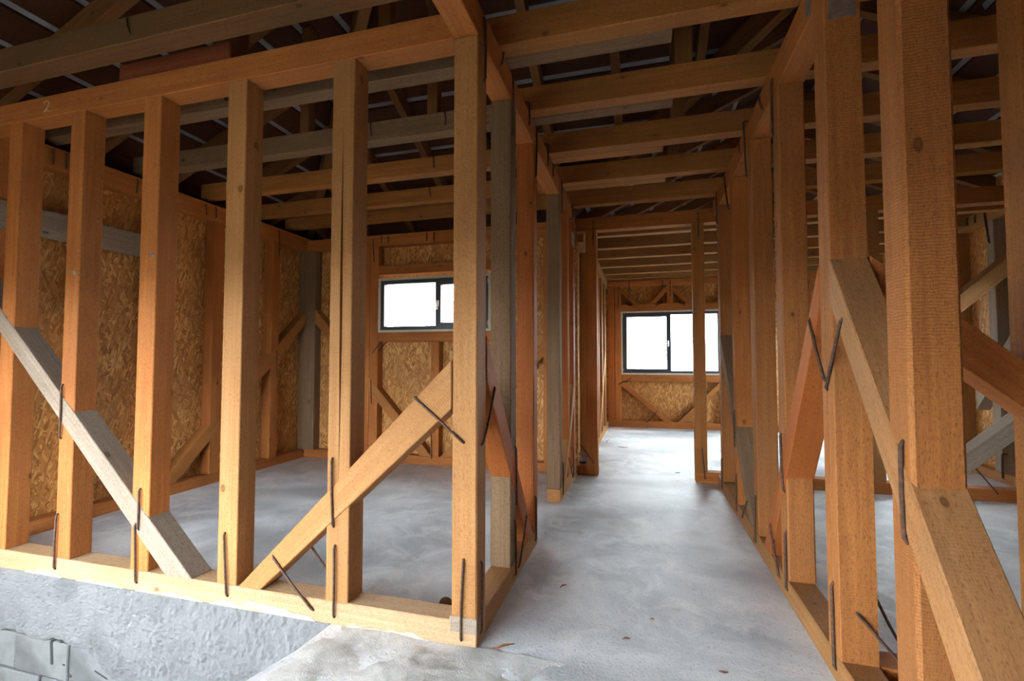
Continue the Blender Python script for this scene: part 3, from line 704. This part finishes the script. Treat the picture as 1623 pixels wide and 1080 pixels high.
for poly, zf, run in slopes:
    ax = 1 if run == 'X' else 0          # coordinate that steps across the boards
    lo, hi = min(p[ax] for p in poly), max(p[ax] for p in poly)
    slab('roof_membrane', poly, zf, 0.0255, 0.036, 'membrane', (1, 0, 0) if run == 'X' else (0, 1, 0))
    a = lo
    while a < hi:
        s = clip(clip(poly, ax, a, False), ax, a + BW, True)
        if len(s) > 2 and area(s) > 0.02:
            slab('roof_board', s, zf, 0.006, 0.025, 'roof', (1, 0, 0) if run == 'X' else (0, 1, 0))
        a += BW + GAP
    # rafters run up the slope
    rx = 1 - ax
    lo, hi = min(p[rx] for p in poly), max(p[rx] for p in poly)
    a = lo + 0.25
    while a < hi - 0.1:
        s = clip(clip(poly, rx, a, False), rx, a + 0.07, True)
        if len(s) > 2 and area(s) > 0.012:
            dx, dy = (1, 0) if rx == 1 else (0, 1)
            slab('rafter', s, zf, -0.15, -0.001, 'rafter', (dx, dy, (zf(dx, dy) - zf(0, 0))))
        a += 0.67
for (x0, y0), (x1, y1_), zf in (((-4.45, 5.55), (-0.3, 1.4), zL), ((-4.45, -2.75), (-0.3, 1.4), zL), ((3.85, -2.75), (-0.3, 1.4), zR), ((1.5, 3.2), (-0.3, 1.4), zA), ((-0.85, 5.55), (1.5, 3.2), zA)):
    d = Vector((x1 - x0, y1_ - y0, 0)).normalized(); n = Vector((-d.y, d.x, 0)) * 0.045
    a, b = Vector((x0, y0, zf(x0, y0))), Vector((x1, y1_, zf(x1, y1_)))
    prism('hip_rafter', [a + n + Vector((0, 0, -.19)), a - n + Vector((0, 0, -.19)), b - n + Vector((0, 0, -.19)), b + n + Vector((0, 0, -.19))], (0, 0, .18), 'rafter', roof, b - a, 0.003)
prism('ridge_beam', [(1.46, 3.3, 3.94), (1.54, 3.3, 3.94), (1.54, 9.55, 3.94), (1.46, 9.55, 3.94)], (0, 0, .16), 'rafter', roof, (0, 1, 0), .003)
for y, x in ((2.32, .20), (2.99, .21), (3.66, .22), (4.33, .23)):
    zt = max(zA(x, y + .05), zB1(x, y) if y + x > 4.7 else 0) - .02
    box('roof_strut', x, x + .10, y, y + .08, JZ + .155, zt, 'rafter', roof, (0, 0, 1), .003)
for y in (2.43, 3.10, 3.77):
    for x in (-2.6, -1.5):
        box('roof_strut', x, x + .08, y + .01, y + .09, JZ + .14, min(zL(x, y), zA(x, y + .09)) - .02, 'rafter', roof, (0, 0, 1), .003)
prism('gable_panel', [(-0.85, 9.36, 2.68), (3.85, 9.36, 2.68), (3.85, 9.36, EZ), (1.5, 9.36, 4.12), (-0.85, 9.36, EZ)], (0, .015, 0), 'osb', roof, (0, 0, 1), 0)

# boxed eaves
for x0, x1, y0, y1_, z in ((-4.55, -4.30, -2.8, 5.62, 2.74), (-4.55, -0.76, 5.33, 5.62, 2.72), (-0.92, -0.75, 5.33, 9.38, 2.66), (-0.92, 3.64, 9.22, 9.38, 2.66)):
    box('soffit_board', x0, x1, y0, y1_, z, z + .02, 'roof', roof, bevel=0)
for x0, x1, y0, y1_, z in ((-4.52, -4.49, -2.8, 5.61, 2.73), (-4.52, -0.89, 5.585, 5.61, 2.71), (-0.91, -0.88, 5.60, 9.38, 2.65)):
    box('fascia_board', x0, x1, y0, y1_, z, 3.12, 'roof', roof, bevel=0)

# ------------------------------------------------------------------ loose things
o = box('loose_plank', -2.965, -2.15, 2.02, 2.10, 2.864, 2.992, 'red', None, (1, 0, 0), .008)
tag(o, 'short red-brown plank lying on the top plate above the studs', 'plank')
o = box('weathered_plank', XW + .002, XW + .035, 2.112, 3.12, 2.135, 2.335, 'grey', None, (0, 1, 0), .005)
tag(o, 'weathered grey plank fixed level across the strand board wall', 'plank')
# white tub on the sill beside the doorway post
tb = root('plastic_tub', 'small white plastic tub with a dark band on the sill by the corridor doorway', 'tub')
tb.location = (-0.645, 5.262, 0.101)
def lathe(name, prof, mat, parent, seg=20):
    bm = bmesh.new(); rings = [[bm.verts.new((r * math.cos(2 * math.pi * k / seg), r * math.sin(2 * math.pi * k / seg), z)) for k in range(seg)] for r, z in prof]
    for a, b in zip(rings, rings[1:]):
        for k in range(seg):
            f = bm.faces.new((a[k], a[(k + 1) % seg], b[(k + 1) % seg], b[k])); f.smooth = True
    bm.faces.new(rings[0])
    bmesh.ops.recalc_face_normals(bm, faces=bm.faces)
    me = bpy.data.meshes.new(name); bm.to_mesh(me); bm.free()
    return link(name, me, mat, parent)
lathe('tub_body', [(.036, 0), (.038, .002), (.043, .115), (.046, .117), (.046, .125), (.040, .125), (.036, .006)], 'white', tb)
lathe('label_band', [(.0385, .018), (.0392, .018), (.0402, .040), (.0392, .040)], 'dark_band', tb)
# clay lump behind the corner post
bm = bmesh.new(); bmesh.ops.create_icosphere(bm, subdivisions=3, radius=0.036)
for v in bm.verts:
    v.co *= 1 + 0.28 * mn.noise(v.co * 22); v.co.z = max(v.co.z * 0.9, -0.026)
me = bpy.data.meshes.new('clay_lump'); bm.to_mesh(me); bm.free()
o = tag(link('clay_lump', me, 'clay'), 'brown clay lump on the slab behind the corner post', 'lump'); o.location = (-0.965, 2.25, 0.026)
# splinters and twigs on the slab
tw = [((-.635, 1.995), (-.60, 2.035), (-.555, 2.058)), ((-.533, 7.30), (-.545, 7.42), (-.515, 7.60)), ((.33, 5.56), (.36, 5.585), (.385, 5.58)), ((-.36, 7.0), (-.28, 6.96), (-.22, 6.98)), ((-.10, 2.22), (-.085, 2.235), (-.07, 2.23)), ((.28, 2.10), (.30, 2.095), (.315, 2.10)), ((.02, 2.42), (.03, 2.43), (.04, 2.425)), ((-.45, 2.62), (-.44, 2.65), (-.42, 2.66))]
tl = ['thin brown wood splinter on the slab beside the corner post', 'dark twig on the pale floor of the far room', 'small dark chip on the floor in the corridor doorway', 'small twig by the far room wall frame on pale floor',
      'tiny bark chip in mid corridor floor', 'tiny bark chip on floor near the inverted V braces', 'tiny wood crumb on the corridor floor past the splinter', 'tiny curled shaving by the corridor sill near the corner post']
for p, l in zip(tw, tl):
    o = tube('wood_splinter', [(x, y, .005) for x, y in p], .0045, 'clay' if 'chip' in l or 'dark' in l else 'brown', None, 5)
    tag(o, l, 'splinter')
